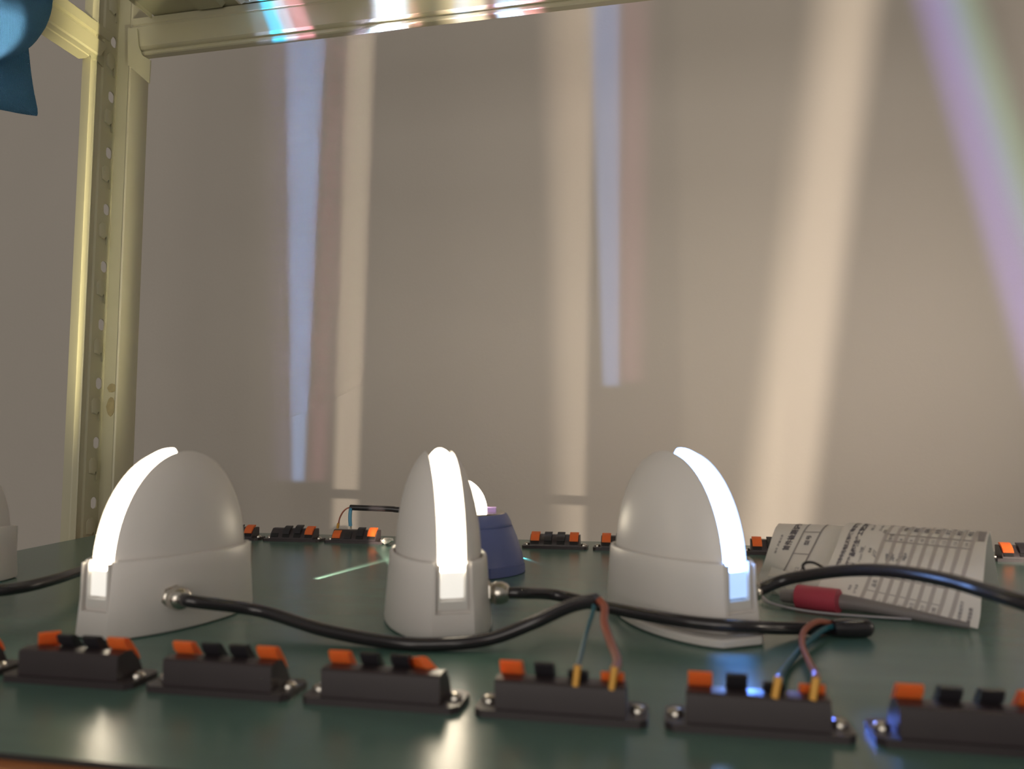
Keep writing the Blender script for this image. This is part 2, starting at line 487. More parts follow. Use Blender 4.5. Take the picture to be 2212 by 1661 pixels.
# residue of old tape on the column
for (x0, y0, x1, y1) in ((232, 828, 252, 848), (231, 856, 248, 900)):
    a, b = at_y(x0, y0, YC - .001), at_y(x1, y1, YC - .001)
    m_ = MB(); n_ = 12; ring = []
    for j in range(n_):
        t = 2 * math.pi * j / n_
        ring.append(((a.x + b.x) / 2 + (b.x - a.x) / 2 * math.cos(t) * random.uniform(.8, 1.1), (a.z + b.z) / 2 + (a.z - b.z) / 2 * math.sin(t) * random.uniform(.85, 1.05)))
    m_.prism(ring, 'y', YC - .0018, YC + .0006).build('tape_residue', M_STAIN, rack, None, MWR)
# the other three posts (out of the frame)
for (px_, py_) in ((-.735, .24), (.97, .24), (.97, .87)):
    MB().prism(section([(px_ - .022, py_ + .035), (px_ - .022, py_ - .02), (px_ + .024, py_ - .02), (px_ + .024, py_ + .035)]), 'z', FZ + .002, TOPZ).build('post', M_RACK, rack, 30, MWR)
# back top beam: rolled profile
bz_top = at_y(300, 38, BEAM_Y).z
bz_bot = at_y(307, 119, BEAM_Y).z
H = bz_top - bz_bot
BX0 = at_y(272, 80, BEAM_Y - .006).x
yb = BEAM_Y
prof = [(yb + .034, bz_top), (yb + .001, bz_top), (yb - .002, bz_top - .002), (yb - .002, bz_top - H * .20), (yb - .0008, bz_top - H * .22), (yb - .0008, bz_top - H * .25), (yb - .002, bz_top - H * .27),
        (yb - .002, bz_bot + H * .21), (yb + .0005, bz_bot + H * .16), (yb + .0035, bz_bot + H * .145), (yb + .0030, bz_bot + H * .115), (yb, bz_bot + H * .08), (yb, bz_bot + .0012), (yb + .0015, bz_bot), (yb + .011, bz_bot), (yb + .011, bz_bot + .002), (yb + .004, bz_bot + .003), (yb + .004, bz_top - .002), (yb + .034, bz_top - .002)]
MB().prism(prof, 'x', BX0 + .006, .955).build('top_beam', M_RACK, rack, 35, MWR)
# its hooked end plate, one corner cut off
ep = [at_y(276, 60, yb - .005), at_y(296, 62, yb - .005), at_y(299, 100, yb - .005), at_y(308, 120, yb - .005), at_y(325, 130, yb - .005), at_y(322, 180, yb - .005), at_y(276, 140, yb - .005)]
MB().rings([[(p.x, yb - .0052, p.z) for p in ep], [(p.x, yb - .0030, p.z) for p in ep]]).build('end_plate', M_RACK, rack, None, MWR)
# left side beam
sx = XB
zt = at_x(250, 78, sx).z; zb = at_x(214, 124, sx).z
hh = zt - zb
sprof = [(sx - .030, zt), (sx + .001, zt), (sx + .003, zt - .002), (sx + .003, zt - hh * .34), (sx - .001, zt - hh * .37), (sx - .001, zt - hh * .43), (sx + .0015, zt - hh * .45), (sx + .0005, zt - hh * .49), (sx + .004, zt - hh * .53), (sx + .004, zb + .002), (sx + .002, zb), (sx - .008, zb), (sx - .009, zb + .002), (sx - .011, zb), (sx - .030, zb)]
sb_ = MB().prism(sprof, 'y', .24, .852)
sb_.v = [(x, y if y < .5 else .852 + (z - zb) / hh * .026, z) for x, y, z in sb_.v]
sb_.build('side_beam', M_RACK, rack, 35, MWR)
MB().prism([(.838, zb + .004), (.876, zb + .004), (.879, zb - .006), (.868, zb - .013), (.846, zb - .006)], 'x', sx - .004, sx + .0015).build('beam_hook_plate', M_DECK, rack, 30, MWR)
# shelf deck above, with a folded lip
dz = bz_top - .008
MB().box(-.690, .94, .24, .925, dz + .0085, dz + .0105).build('upper_deck', M_DECK, rack, None, MWR)
MB().prism([(-.692, dz + .003), (-.690, dz + .003), (-.690, dz + .016), (-.676, dz + .016), (-.676, dz + .018), (-.692, dz + .018)], 'y', .24, .882).build('deck_lip', M_RACK, rack, None, MWR)
for xx in (-.62, -.30, .02, .34, .66):
    MB().prism([(xx, dz + .0085), (xx + .045, dz + .0085), (xx + .040, dz + .003), (xx + .005, dz + .003)], 'y', .25, .878).build('deck_rib', M_DECK, rack, None, MWR)
# beams that carry the bench board
for yy in (.25, .875):
    MB().box(-.712, .945, yy, yy + .028, -.068, -.0222).build('lower_beam', M_RACK, rack, None, MWR)
MB().box(sx - .028, sx, .26, .85, -.068, -.0222).build('lower_side_beam', M_RACK, rack, None, MWR)

# little clips hanging from the deck edge
c0 = at_y(528, 2, .862)
clip = MB().prism([(c0.x - .012, c0.z + .012), (c0.x + .010, c0.z + .012), (c0.x + .008, c0.z - .002), (c0.x + .001, c0.z - .0005), (c0.x - .004, c0.z - .004), (c0.x - .008, c0.z - .003)], 'y', .846, .862)
clip = clip.build('cable_clip', M_WHITE, None, 30)
tag(clip, 'small white plastic clip hanging under the upper shelf behind the top beam', 'clip')

# ------------------------------------------------------------------ bench board and mat
board = empty('bench_board', (.12, .57, -.0222))
tag(board, 'brown wooden bench board under the green mat, its front edge showing', 'board')
MB().prism([(-.609, .236), (.945, .236), (.945, .905), (-.7125, .905)], 'z', -.0222, -.0024).build('board_panel', M_WOOD, board, None, Matrix.Translation(-V(board.location)))
ml = [(-.612, .2435), (.935, .2435), (.935, .899), (-.7145, .899)]
mm = MB().prism(ml, 'z', -.0024, 0).build('rubber_mat', M_MAT)
mm.data.materials.append(mat('mat_backing', (.018, .016, .015), .7))
for p_ in mm.data.polygons:
    if abs(p_.normal.z) < .5: p_.material_index = 1
tag(mm, 'dark green glossy rubber mat covering the bench under the lamps', 'mat')

# ------------------------------------------------------------------ slit lamps
A0, B0, AF, HB = .0617, .0301, .0569, .044
DA, DB, DC, DZ = .0570, .0265, .0731, .0391
G = .0082


def outline(off, n=72):
    pts = []
    a0, b, af = A0 + off, B0 + off, AF + off
    wf = b * math.sqrt(1 - (af / a0) ** 2)
    t0 = math.acos(af / a0)
    k = n // 2
    for j in range(k):
        t = t0 + (math.pi - 2 * t0) * j / (k - 1); pts.append((a0 * math.cos(t), b * math.sin(t)))
    for j in range(k):
        t = math.pi + t0 + (math.pi - 2 * t0) * j / (k - 1); pts.append((a0 * math.cos(t), b * math.sin(t)))
    return pts


def shell_mesh(sign):
    m = MB(); rings = []
    taus = [math.asin(G / DB) + (math.pi / 2 - math.asin(G / DB)) * (i / 12) for i in range(13)]
    N = 56

    def ring(y, s, dr=0.0):
        return [(max(-AF + .0012, min(AF - .0012, (DA * s - dr) * math.cos(math.pi * j / N))), sign * y, DZ + (DC * s - dr) * math.sin(math.pi * j / N)) for j in range(N + 1)] + [(-DA * s + dr, sign * y, .030), (DA * s - dr, sign * y, .030)]
    s0 = math.sqrt(1 - (G / DB) ** 2)
    rings.append(ring(G, s0, .0010)); rings.append(ring(G + .0003, s0, .0003))
    for t in taus[1:]:
        y = DB * math.sin(t); s = max(.02, math.cos(t))
        rings.append(ring(y, s))
    return m.rings(rings)


LA, LC = DA * .9545 + .0008, DC * .9545 + .0022
TIP = math.radians(87)


def lens_mesh():
    """glowing tongue that rises out of the window and ends in a rounded tip below the crown"""
    m = MB(); rings = []
    N = 60
    prof = [(LA, .0385, 1.0)]
    for j in range(N + 1):
        t = TIP * j / N
        k = max(0, (t - (TIP - .20)) / .20)
        prof.append((LA * math.cos(t), DZ + LC * math.sin(t), math.sqrt(max(.0, 1 - k * k)) * .97 + .03))
    us = (-1, -.92, -.74, -.5, -.25, 0, .25, .5, .74, .92, 1)
    for (px_, pz, wk) in prof:
        nrm = V((px_ / LA ** 2, 0, max(0, pz - DZ) / LC ** 2)).normalized()
        outer = [(px_ - nrm.x * d, u * .0068 * wk, pz - nrm.z * d) for u in us for d in (.0040 * abs(u) ** 2.3 + .0016 * (1 - wk),)]
        inner = [(px_ - nrm.x * .009, u * .0068 * wk, pz - nrm.z * .009) for u in (1, -1)]
        rings.append(outer + inner)
    return m.rings(rings)


def crest_mesh():
    """unlit filler of the groove over the crown and down the back"""
    rings = []
    a, c = DA * .9545 - .0022, DC * .9545 - .0030
    for j in range(41):
        t = math.radians(70) + math.radians(110) * j / 40
        px_, pz = a * math.cos(t), DZ + c * math.sin(t)
        nrm = V((px_ / a ** 2, 0, max(0, pz - DZ) / c ** 2)).normalized()
        rings.append([(px_, y, pz) for y in (-.0080, 0, .0080)] + [(px_ - nrm.x * .005, y, pz - nrm.z * .005) for y in (.0080, -.0080)])
    return MB().rings(rings)


LAMP_ME = {}


def gland_parts(parent, side=1):
    """nickel cable gland on the flank of the base"""
    gx = .0275; gy = (B0 + .001) * math.sqrt(1 - (gx / (A0 + .001)) ** 2) - .001
    nd = V((gx / A0 ** 2, gy / B0 ** 2, 0)).normalized()
    c = V((gx, gy * side, .0205))
    rot = V((0, 0, 1)).rotation_difference(V((nd.x, nd.y * side, 0))).to_matrix().to_4x4()
    mw = Matrix.Translation(c) @ rot
    m = MB()
    m.lathe([(.0074, -.002), (.0074, .0018)], 6)
    g = m.build('cable_gland', M_STEEL, parent, 30, mw)
    MB().lathe([(.0060, .0016), (.0064, .0022), (.0060, .0028), (.0064, .0034), (.0060, .0040), (.0064, .0046), (.0060, .0050)], 24).build('gland_thread', M_STEEL, g, 60, mw)
    MB().lathe([(.0068, .0048), (.0070, .0055), (.0070, .0090), (.0058, .0125), (.0042, .0138), (.0034, .0138)], 24).build('gland_nut', M_STEEL, g, 60, mw)
    return mw @ V((0, 0, .0125)), nd


def make_lamp(key, label, lens_m, foot_m, z0=0.0, glands=True):
    (cx, cy), th = LAMPS[key]
    e = empty('slit_lamp', (cx, cy, z0), th)
    tag(e, label, 'lamp', 'white slit lamps on the green mat')
    if not LAMP_ME:
        m = MB()
        levels = [(.0012, 0), (.0028, .0010), (.0030, .0030), (.0018, .018), (.0004, .036), (0, .0425), (-.0006, .0440), (-.0018, .0446), (-.0028, .0438), (-.0031, .0420), (-.0031, .0405)]
        m.rings([[(x, y, z) for x, y in outline(o_)] for o_, z in levels])
        base = m.build('base', M_PLASTIC, None, 40)
        for s in (-1, 1):
            boolean(base, MB().box(*sorted((s * .0500, s * .0705)), -.0086, .0086, .0175, .060))
            boolean(base, MB().box(*sorted((s * .0555, s * .0715)), -.0104, .0104, .0155, .061))
        base.data.set_sharp_from_angle(angle=math.radians(40))
        LAMP_ME['base'] = base.data; bpy.data.objects.remove(base)
        for s, k in ((1, 'sa'), (-1, 'sb')):
            q = shell_mesh(s).build('shell', M_PLASTIC, None, 32); LAMP_ME[k] = q.data; bpy.data.objects.remove(q)
        q = lens_mesh().build('lens', None, None, 50); LAMP_ME['lens'] = q.data; bpy.data.objects.remove(q)
        q = crest_mesh().build('crest', M_PLASTIC, None, 30); LAMP_ME['crest'] = q.data; bpy.data.objects.remove(q)
        for s, k in ((1, 'front'), (-1, 'rear')):
            fr = MB()
            U_ = [(-.0087, .0176), (.0087, .0176), (.0087, .0430), (.0074, .0430), (.0074, .0224), (-.0074, .0224), (-.0074, .0430), (-.0087, .0430)]
            fr.prism(U_, 'x', *sorted((s * .0535, s * .0572)))
            q = fr.build('window_frame', M_FRAME); LAMP_ME['frame_' + k] = q.data; bpy.data.objects.remove(q)
            U_ = [(-.0112, .0142), (.0112, .0142), (.0112, .0432), (.0102, .0432), (.0102, .0156), (-.0102, .0156), (-.0102, .0432), (-.0112, .0432)]
            q = MB().prism(U_, 'x', *sorted((s * .0566, s * .0589))).build('window_rim', M_PLASTIC); LAMP_ME['rim_' + k] = q.data; bpy.data.objects.remove(q)
            f_ = MB().box(*sorted((s * .0480, s * .0556)), -.0066, .0066, .0240, .0388)
            q = f_.build('lens_foot', None); LAMP_ME['foot_' + k] = q.data; bpy.data.objects.remove(q)

    def put(name, me, m=None):
        if m is not None:
            me = me.copy(); me.materials.clear(); me.materials.append(m)
        o_ = bpy.data.objects.new(name, me); COL.objects.link(o_); o_.parent = e
        return o_
    if key == 'R':      # its bottom plate has slipped out, so the base starts higher
        bb = put('base', LAMP_ME['base'].copy()); boolean(bb, MB().box(-.08, .08, -.05, .05, -.01, .0058)); bb.data.set_sharp_from_angle(angle=math.radians(40))
    else: put('base', LAMP_ME['base'])
    put('shell', LAMP_ME['sa']); put('shell', LAMP_ME['sb'])
    put('lens', LAMP_ME['lens'], lens_m); put('crest', LAMP_ME['crest'])
    for k in ('front', 'rear'):
        put('lens_foot', LAMP_ME['foot_' + k], foot_m)
        fr = put('window_frame', LAMP_ME['frame_' + k]); q = put('window_rim', LAMP_ME['rim_' + k]); q.parent = fr
    tip, nd = gland_parts(e)
    return e, mw_of((cx, cy, z0), th), tip, V((nd.x, nd.y, 0))


def cable_part(e, mw, pts, r=.0037, name='cable', m=None, seg=14):
    inv = mw.inverted()
    return MB().tube([inv @ V(p) for p in smooth_path(pts)], r, seg).build(name, m or M_CABLE, e, 60)


lampL, mwL, tipL, ndL = make_lamp('L', 'white slit lamp at left, its glowing slit facing the front left', M_LWARM, M_FWARM)
lampM, mwM, tipM, ndM = make_lamp('M', 'white slit lamp in the middle, glowing slit seen straight on', M_LWARM, M_FWARM)
lampR, mwR, tipR, ndR = make_lamp('R', 'white slit lamp at right with bluish slit, standing on a loose base plate', M_LCOOL, M_FCOOL)
lampE, mwE, tipE, ndE = make_lamp('E', 'white slit lamp cut off by the left edge of the picture', M_LCOOL, M_FCOOL)


def wires(cab, mw, specs):
    inv = mw.inverted()
    for nm, m, pts, r in specs:
        MB().tube([inv @ V(p) for p in smooth_path(pts, 8)], r, 10).build(nm, m, cab, 60)


TY = .3255; TB = .8345           # rows of terminals
# left lamp's cable: loops on the mat and rises to the front row
g = mwL @ tipL; gd = (mwL.to_3x3() @ ndL)
pts = [g, g + gd * .012, at_z(560, 1319, .012), at_z(700, 1361, .006), at_z(850, 1388, .0036), at_z(960, 1391, .0038), at_z(1060, 1379, .006), at_z(1150, 1346, .014), at_z(1230, 1310, .0245), at_z(1290, 1296, .030)]
cabL = cable_part(lampL, mwL, pts)
e1 = pts[-1]
wires(cabL, mwL, [('wire', M_TEAL, [e1 + V((-.002, 0, 0)), at_d(1282, 1318, .398), at_d(1266, 1370, .375), at_d(1252, 1425, .335), at_y(1248, 1445, .3185)], .0011),
                  ('wire', M_BROWN, [e1 + V((.001, 0, 0)), at_d(1306, 1312, .398), at_d(1305, 1345, .385), at_d(1318, 1385, .37), at_d(1333, 1425, .338), at_y(1327, 1450, .3185)], .0021),
                  ('ferrule', M_BRASS, [at_y(1248, 1437, .3185), at_y(1243, 1482, .3175)], .0015),
                  ('ferrule', M_BRASS, [at_y(1328, 1440, .3185), at_y(1321, 1490, .3175)], .0015)])
# middle lamp's cable
g = mwM @ tipM; gd = (mwM.to_3x3() @ ndM)
pts = [g, g + gd * .010, at_z(1200, 1285, .016), at_z(1300, 1309, .0135), at_z(1400, 1329, .0125), at_z(1500, 1345, .0118), at_z(1600, 1353, .0112), at_z(1700, 1357, .0060), at_z(1800, 1357, .0036), at_z(1870, 1358, .0036)]
cabM = cable_part(lampM, mwM, pts)
MB().tube([mwM.inverted() @ at_z(x_, 1356, .0056) for x_ in (1800, 1830, 1860, 1876, 1884)], [.0046, .0054, .0054, .0050, .0030], 16).build('sheath_end', M_CABLE, cabM, 60)
wires(cabM, mwM, [('wire', M_TEAL, [at_d(1800, 1352, .446), at_d(1775, 1362, .438), at_d(1735, 1396, .41), at_d(1698, 1440, .375), at_d(1687, 1456, .340), at_y(1682, 1470, .3195)], .0017),
                  ('wire', M_BROWN, [at_d(1795, 1346, .448), at_d(1765, 1343, .440), at_d(1738, 1362, .425), at_d(1733, 1392, .405), at_d(1748, 1430, .378), at_d(1761, 1455, .340), at_y(1762, 1472, .3195)], .0017),
                  ('ferrule', M_BRASS, [at_y(1682, 1462, .3190), at_y(1673, 1508, .3175)], .0016),
                  ('ferrule', M_BRASS, [at_y(1763, 1464, .3190), at_y(1755, 1512, .3175)], .0016)])
# right lamp's cable arches over the forms
g = mwR @ tipR; gd = (mwR.to_3x3() @ ndR)
pts = [g, at_z(1690, 1254, .0265), at_z(1750, 1242, .032), at_z(1820, 1233, .038), at_z(1890, 1231, .042), at_z(1960, 1237, .0445), at_z(2050, 1254, .0455), at_z(2130, 1277, .045), at_z(2230, 1308, .043), at_z(2400, 1370, .036), V((.335, .335, .020)), V((.42, .30, .0075)), V((.55, .29, .0048)), V((.68, .33, .0048))]
cabR = cable_part(lampR, mwR, pts)
# far-left lamp's cable runs behind the left lamp
g = mwE @ tipE; gd = (mwE.to_3x3() @ ndE)
pts = [g, at_z(-120, 1262, .0185), at_z(-35, 1276, .0176), at_z(45, 1269, .0170), at_z(120, 1251, .017), at_z(180, 1232, .015), at_z(260, 1215, .010), at_z(400, 1195, .004)]
cabE = cable_part(lampE, mwE, pts, .0040)

# loose base plate under the right lamp
pl = MB()
PTH = -1.02
oo = outline(.0035)
pl.rings([[(x, y, z) for x, y in outline(o_)] for o_, z in ((.0016, .0002), (.0030, .0012), (.0030, .0042), (.0020, .0052), (-.004, .0054))])
PLC = V((.0066, .4985, 0))
plate = pl.build('base_plate', M_PLASTIC, None, 40)
plate.location = PLC; plate.rotation_euler = (0, 0, PTH)
tag(plate, 'thick white plastic plate slipped out from under the right lamp', 'plate')

# ------------------------------------------------------------------ blue lamp behind the middle lamp
bl = V((-.1835, .672, 0))
BA = .18
blue = empty('blue_lamp', bl, BA)
tag(blue, 'dark blue round lamp with a lit white fin, behind the middle lamp', 'lamp')
mwB = mw_of(bl, BA)
MB().lathe([(.054, 0), (.0555, .001), (.0552, .004), (.0525, .016), (.0480, .030), (.0438, .0400)], 56).build('body', M_BLUE, blue, 40)
MB().lathe([(.0428, .0398), (.0433, .0410), (.0425, .0440), (.0390, .0500), (.0380, .0508), (.030, .0510)], 56).build('collar', M_BLUE, blue, 40)
MB().lathe([(.0372, .0508), (.0366, .0520), (.020, .0522)], 48).build('top_disc', M_STEEL, blue, 40)
fin = [((.028) * math.cos(math.pi * j / 30) - .0075, .0520 + .0305 * math.sin(math.pi * j / 30)) for j in range(31)]
MB().prism(fin, 'y', -.005, .005).build('lens', M_LWARM, blue, 40)
MB().box(.0210, .0290, -.006, .004, .0521, .0560).build('clip', M_LILAC, blue)
tabp = []
for j in range(6):
    a = math.radians(-62 + 10 * j); tabp.append((.0562 * math.cos(a), .0562 * math.sin(a)))
tabi = [(x * .93, y * .93) for x, y in tabp]
MB().prism(tabp + tabi[::-1], 'z', .0005, .0085).build('base_tab', M_BLUE, blue, 30)
ca = at_y(757, 1096, .838)
pts = [ca, V((ca.x + .05, .838, ca.z - .001)), at_y(860, 1101, .838), at_y(960, 1106, .838), at_y(1000, 1112, .825), V((-.185, .775, .020)), mwB @ V((0, .049, .016))]
cabB = cable_part(blue, mwB, pts, .0033)
wires(cabB, mwB, [('wire', M_LBLUE, [ca + V((.002, -.002, 0)), at_d(757, 1104, .885), at_d(756, 1120, .884), at_d(757, 1136, .884)], .0021),
                  ('wire', M_BROWN, [ca + V((.002, 0, 0)), at_d(750, 1098, .886), at_d(740, 1107, .885), at_d(733, 1122, .885), at_d(731, 1138, .885)], .0009),
                  ('ferrule', M_BRASS, [at_d(731, 1130, .884), at_d(729, 1141, .884)], .0016),
                  ('ferrule', M_STEEL, [at_d(757, 1130, .8835), at_d(758, 1142, .8835)], .0013)])

# ------------------------------------------------------------------ spring terminals
BODY = [(.009, .003), (.009, .0180), (.0080, .0190), (.0035, .0197), (-.0010, .0190), (-.0060, .0120), (-.0084, .0060), (-.009, .003)]
LEV = [(-.0082, .0112), (-.0064, .0160), (-.0032, .0205), (.0002, .0256), (.0026, .0266), (.0040, .0258), (.0026, .0215), (-.0012, .0172), (-.0040, .0120), (-.0058, .0098)]
LEVB = [(-.0082, .0112), (-.0064, .0160), (-.0034, .0200), (.0000, .0224), (.0026, .0228), (.0034, .0218), (.0020, .0200), (-.0012, .0172), (-.0040, .0120), (-.0058, .0098)]
TM = {}
MB_ = MB().prism(BODY, 'x', -.0270, .0270)
q = MB_.build('body', M_BLACK, None, 25); TM['body'] = q.data; bpy.data.objects.remove(q)
fl = []
for sx_ in (1, -1):
    for a in range(-90, 91, 30):
        t = math.radians(a)
        fl.append((sx_ * (.0325 + .0030 * math.cos(t)), sx_ * (.0115 - .003) * (1 if a > 0 else -1 if a < 0 else 0) + sx_ * .003 * math.sin(t)))
fl = [(.0270 + .0085, -.0085), (.0325, -.0115), (-.0325, -.0115), (-.0355, -.0085), (-.0355, .0085), (-.0325, .0115), (.0325, .0115), (.0355, .0085)]
q = MB().prism(fl, 'z', 0, .0030).build('flange', M_BLACK, None, 25); TM['flange'] = q.data; bpy.data.objects.remove(q)
for nm, wd in (('red', .0094), ('black', .0082)):
    q = MB().prism(LEV, 'x', -wd / 2, wd / 2).build('lever', M_RED if nm == 'red' else M_BLK2, None, 40); TM[nm] = q.data; bpy.data.objects.remove(q)
    q = MB().prism(LEVB, 'x', -wd / 2, wd / 2).build('lever', M_RED if nm == 'red' else M_BLK2, None, 40); TM[nm + '_low'] = q.data; bpy.data.objects.remove(q)
q = MB().prism([(-.0090, .0066), (-.0060, .0124), (-.0052, .0120), (-.0080, .0064)], 'x', -.0043, .0043).build('wire_slot', M_HOLE); TM['slot'] = q.data; bpy.data.objects.remove(q)
q = MB().lathe([(.0016, .0028), (.0032, .0030), (.0032, .0042), (.0022, .0052), (.0008, .0055)], 14).build('screw', M_STEEL, None, 50); TM['screw'] = q.data; bpy.data.objects.remove(q)


def terminal(x, y, front, label, group, mods=None):
    mods = mods or {}
    e = empty('spring_terminal', (x, y, 0.0), math.pi if front else 0.0)
    tag(e, label, 'terminal', group)

    def put(name, me, loc=(0, 0, 0), rot=(0, 0, 0), par=None):
        o_ = bpy.data.objects.new(name, me); COL.objects.link(o_); o_.parent = par or e
        o_.location = loc; o_.rotation_euler = rot
        return o_
    fb, fl_ = (.77, .80) if front else (.745, .755)
    put('flange', TM['flange']); put('body', TM['body']).scale = (1, 1, fb)
    for i, lx in enumerate((-.0213, -.0071, .0071, .0213)):
        j = 3 - i if front else i            # numbered from the left as the photograph sees them
        put('wire_slot', TM['slot'], (lx, 0, 0)).scale = (1, 1, fb)
        md = mods.get(j, {})
        if md is None: continue
        l_ = put('lever', TM[('red' if i in (0, 3) else 'black') + ('' if front else '_low')], V((lx, 0, 0)) + V(md.get('loc', (0, 0, 0))), md.get('rot', (0, 0, 0)))
        l_.scale = (1, 1, fl_)
        if i in (0, 3): l_['label'] = 'orange red lever'
    for s in (-1, 1):
        put('screw', TM['screw'], (s * .0313, 0, 0))
    return e


FG = 'spring terminals in the front row'
flabels = {
    -4: 'black spring terminal at the left end of the front row, nearly all out of frame',
    -3: 'black spring terminal in front of the left lamp, its left orange lever twisted sideways',
    -2: 'black spring terminal in the front row, second from left, four levers upright and no wires',
    -1: 'black spring terminal in front of the middle lamp, its right orange lever turned aside',
    0: 'black spring terminal in the front row gripping the wires of the left lamp',
    1: 'black spring terminal in the front row gripping the wires of the middle lamp',
    2: 'black spring terminal in the front row at the right edge of the picture'}
fm = {-3: {0: dict(rot=(0, .0, .75), loc=(-.001, -.002, 0))}, -1: {3: dict(rot=(0, .25, -.75), loc=(.0022, .0005, -.0012))},
      0: {2: dict(loc=(0, -.0008, -.0026)), 3: dict(loc=(0, -.0008, -.0026))}, 1: {2: dict(loc=(0, -.0008, -.0026)), 3: dict(loc=(0, -.0008, -.0026))},
      -2: {}, 2: {}}
for k in range(-4, 3):
    terminal(-.0460 + .0778 * k, TY, True, flabels[k], FG, fm.get(k))
BG = 'spring terminals in the back row'
blabels = {
    -6: ('black spring terminal in the back row, half hidden by the left lamp', {}),
    -5: ('black spring terminal in the back row whose leftmost lever is missing', {0: None, 2: dict(loc=(0, 0, .0012))}),
    -4: ('black spring terminal in the back row gripping thin brown and blue wires', {0: dict(loc=(0, -.001, -.0030)), 1: dict(loc=(0, -.001, -.0034))}),
    -1: ('black spring terminal in the back row just right of the blue lamp', {}),
    0: ('black spring terminal in the back row, right half hidden behind the right lamp', {}),
    2: ('black spring terminal in the back row between the right lamp and the forms', {}),
    5: ('black spring terminal in the back row to the right of the folded forms', {})}
for k, (lb, md) in blabels.items():
    terminal(-.0470 + .0775 * k, TB, False, lb, BG, md)

# ------------------------------------------------------------------ folded forms


class Sheet:
    def __init__(self, ts, left, right):
        self.ts = ts; self.l = [V(p) for p in left]; self.r = [V(p) for p in right]

    def curve(self, c, t):
        ts = self.ts
        t = min(max(t, ts[0]), ts[-1])
        i = max(j for j in range(len(ts) - 1) if ts[j] <= t + 1e-9)
        a, b = c[i], c[i + 1]
        h = ts[i + 1] - ts[i]; u = (t - ts[i]) / h

        def tan(j):
            if j == 0: return (c[1] - c[0]) / (ts[1] - ts[0])
            if j == len(c) - 1: return (c[-1] - c[-2]) / (ts[-1] - ts[-2])
            return (c[j + 1] - c[j - 1]) / (ts[j + 1] - ts[j - 1])
        m0, m1 = tan(i) * h, tan(i + 1) * h
        return a * (2 * u ** 3 - 3 * u * u + 1) + m0 * (u ** 3 - 2 * u * u + u) + b * (3 * u * u - 2 * u ** 3) + m1 * (u ** 3 - u * u)

    def P(self, s, t):
        return self.curve(self.l, t).lerp(self.curve(self.r, t), s)

    def N(self, s, t):
        d = .01
        return (self.P(min(1, s + d), t) - self.P(max(0, s - d), t)).cross(self.P(s, t + d) - self.P(s, t - d)).normalized()

    def mesh(self, ns, nt, th=.0003):
        top = []; bot = []
        for i in range(nt + 1):
            t = self.ts[0] + (self.ts[-1] - self.ts[0]) * i / nt
            for j in range(ns + 1):
                p = self.P(j / ns, t); n = self.N(j / ns, t)
                top.append(p); bot.append(p - n * th)
        k = len(top); fs = []
        w_ = ns + 1
        for i in range(nt):
            for j in range(ns):
                a = i * w_ + j
                fs.append((a, a + 1, a + w_ + 1, a + w_)); fs.append((k + a + w_, k + a + w_ + 1, k + a + 1, k + a))
        for i in range(nt):
            for j in (0, ns):
                a = i * w_ + j; fs.append((a, a + w_, k + a + w_, k + a))
        for j in range(ns):
            for i in (0, nt):
                a = i * w_ + j; fs.append((a, a + 1, k + a + 1, k + a))
        return MB().add(top + bot, fs)

    def lift(self, s, t): return self.P(s, t) + self.N(s, t) * .00035

    def rule(self, mb, a, b, wd, n=24):
        """a printed line from (s,t) to (s,t)"""
        pa, pb = self.P(*a), self.P(*b)
        vs = []; fs = []
        along_t = abs(a[1] - b[1]) > .3
        for i in range(n + 1):
            u = i / n; s = a[0] + (b[0] - a[0]) * u; t = a[1] + (b[1] - a[1]) * u
            if along_t: q1, q2 = (s - wd, t), (s + wd, t)
            else: q1, q2 = (s, t - wd), (s, t + wd)
            vs += [self.lift(*q1), self.lift(*q2)]
            if i: fs.append((2 * i - 2, 2 * i - 1, 2 * i + 1, 2 * i))
        mb.add(vs, fs)

    def text(self, mb, body, s, t, ks, kt, fat=0.0, ds=0.0):
        c = bpy.data.curves.new('type', 'FONT'); c.body = body; c.size = 1; c.offset = fat; c.resolution_u = 2
        o_ = bpy.data.objects.new('type', c); COL.objects.link(o_)
        me = bpy.data.meshes.new_from_object(o_.evaluated_get(bpy.context.evaluated_depsgraph_get()))
        vs = [self.lift(s - v.co.y * ks + ds * v.co.x * kt, t + v.co.x * kt) for v in me.vertices]
        mb.add(vs, [tuple(p.vertices) for p in me.polygons])
        bpy.data.objects.remove(o_); bpy.data.meshes.remove(me); bpy.data.curves.remove(c)


def stuff(o_): o_['kind'] = 'stuff'; return o_


# upper form
fr_ = [at_z(2112, 1358, .0012), at_z(2117, 1331, .0085), at_z(2120, 1289, .0195), at_z(2127, 1221, .0365), at_z(2132, 1171, .0460), at_z(2138, 1150, .0488)]
fl_ = [at_z(1762, 1275, .0110), at_z(1772, 1256, .0165), at_z(1786, 1227, .0250), at_z(1806, 1179, .0385), at_z(1819, 1145, .0470), at_z(1832, 1130, .0495)]
bk = at_z(2160, 1273, .0012) - fr_[-1]
ts = [0, .13, .33, .66, .90, 1.0, 1.12, 1.5, 2.0]
for c in (fr_, fl_):
    top = c[-1]
    c += [top + V((bk.x * .12, bk.y * .12, -.0022)), top + V((bk.x * .5, bk.y * .5, -(top.z) * .46)), top + V((bk.x, bk.y, .0012 - top.z))]
S1 = Sheet(ts, fl_, fr_)
form1 = empty('printed_form', (S1.P(.5, .3).x, S1.P(.5, .3).y, 0))
tag(form1, 'white ruled form with numbered columns, folded like a tent under the black cable', 'paper')
T1 = Matrix.Translation(-V(form1.location))
S1.mesh(24, 48).build('sheet', M_PAPER, form1, 60, T1)
mb = MB()
bots = [.303, .380, .446, .510, .571, .637, .703, .771, .840]
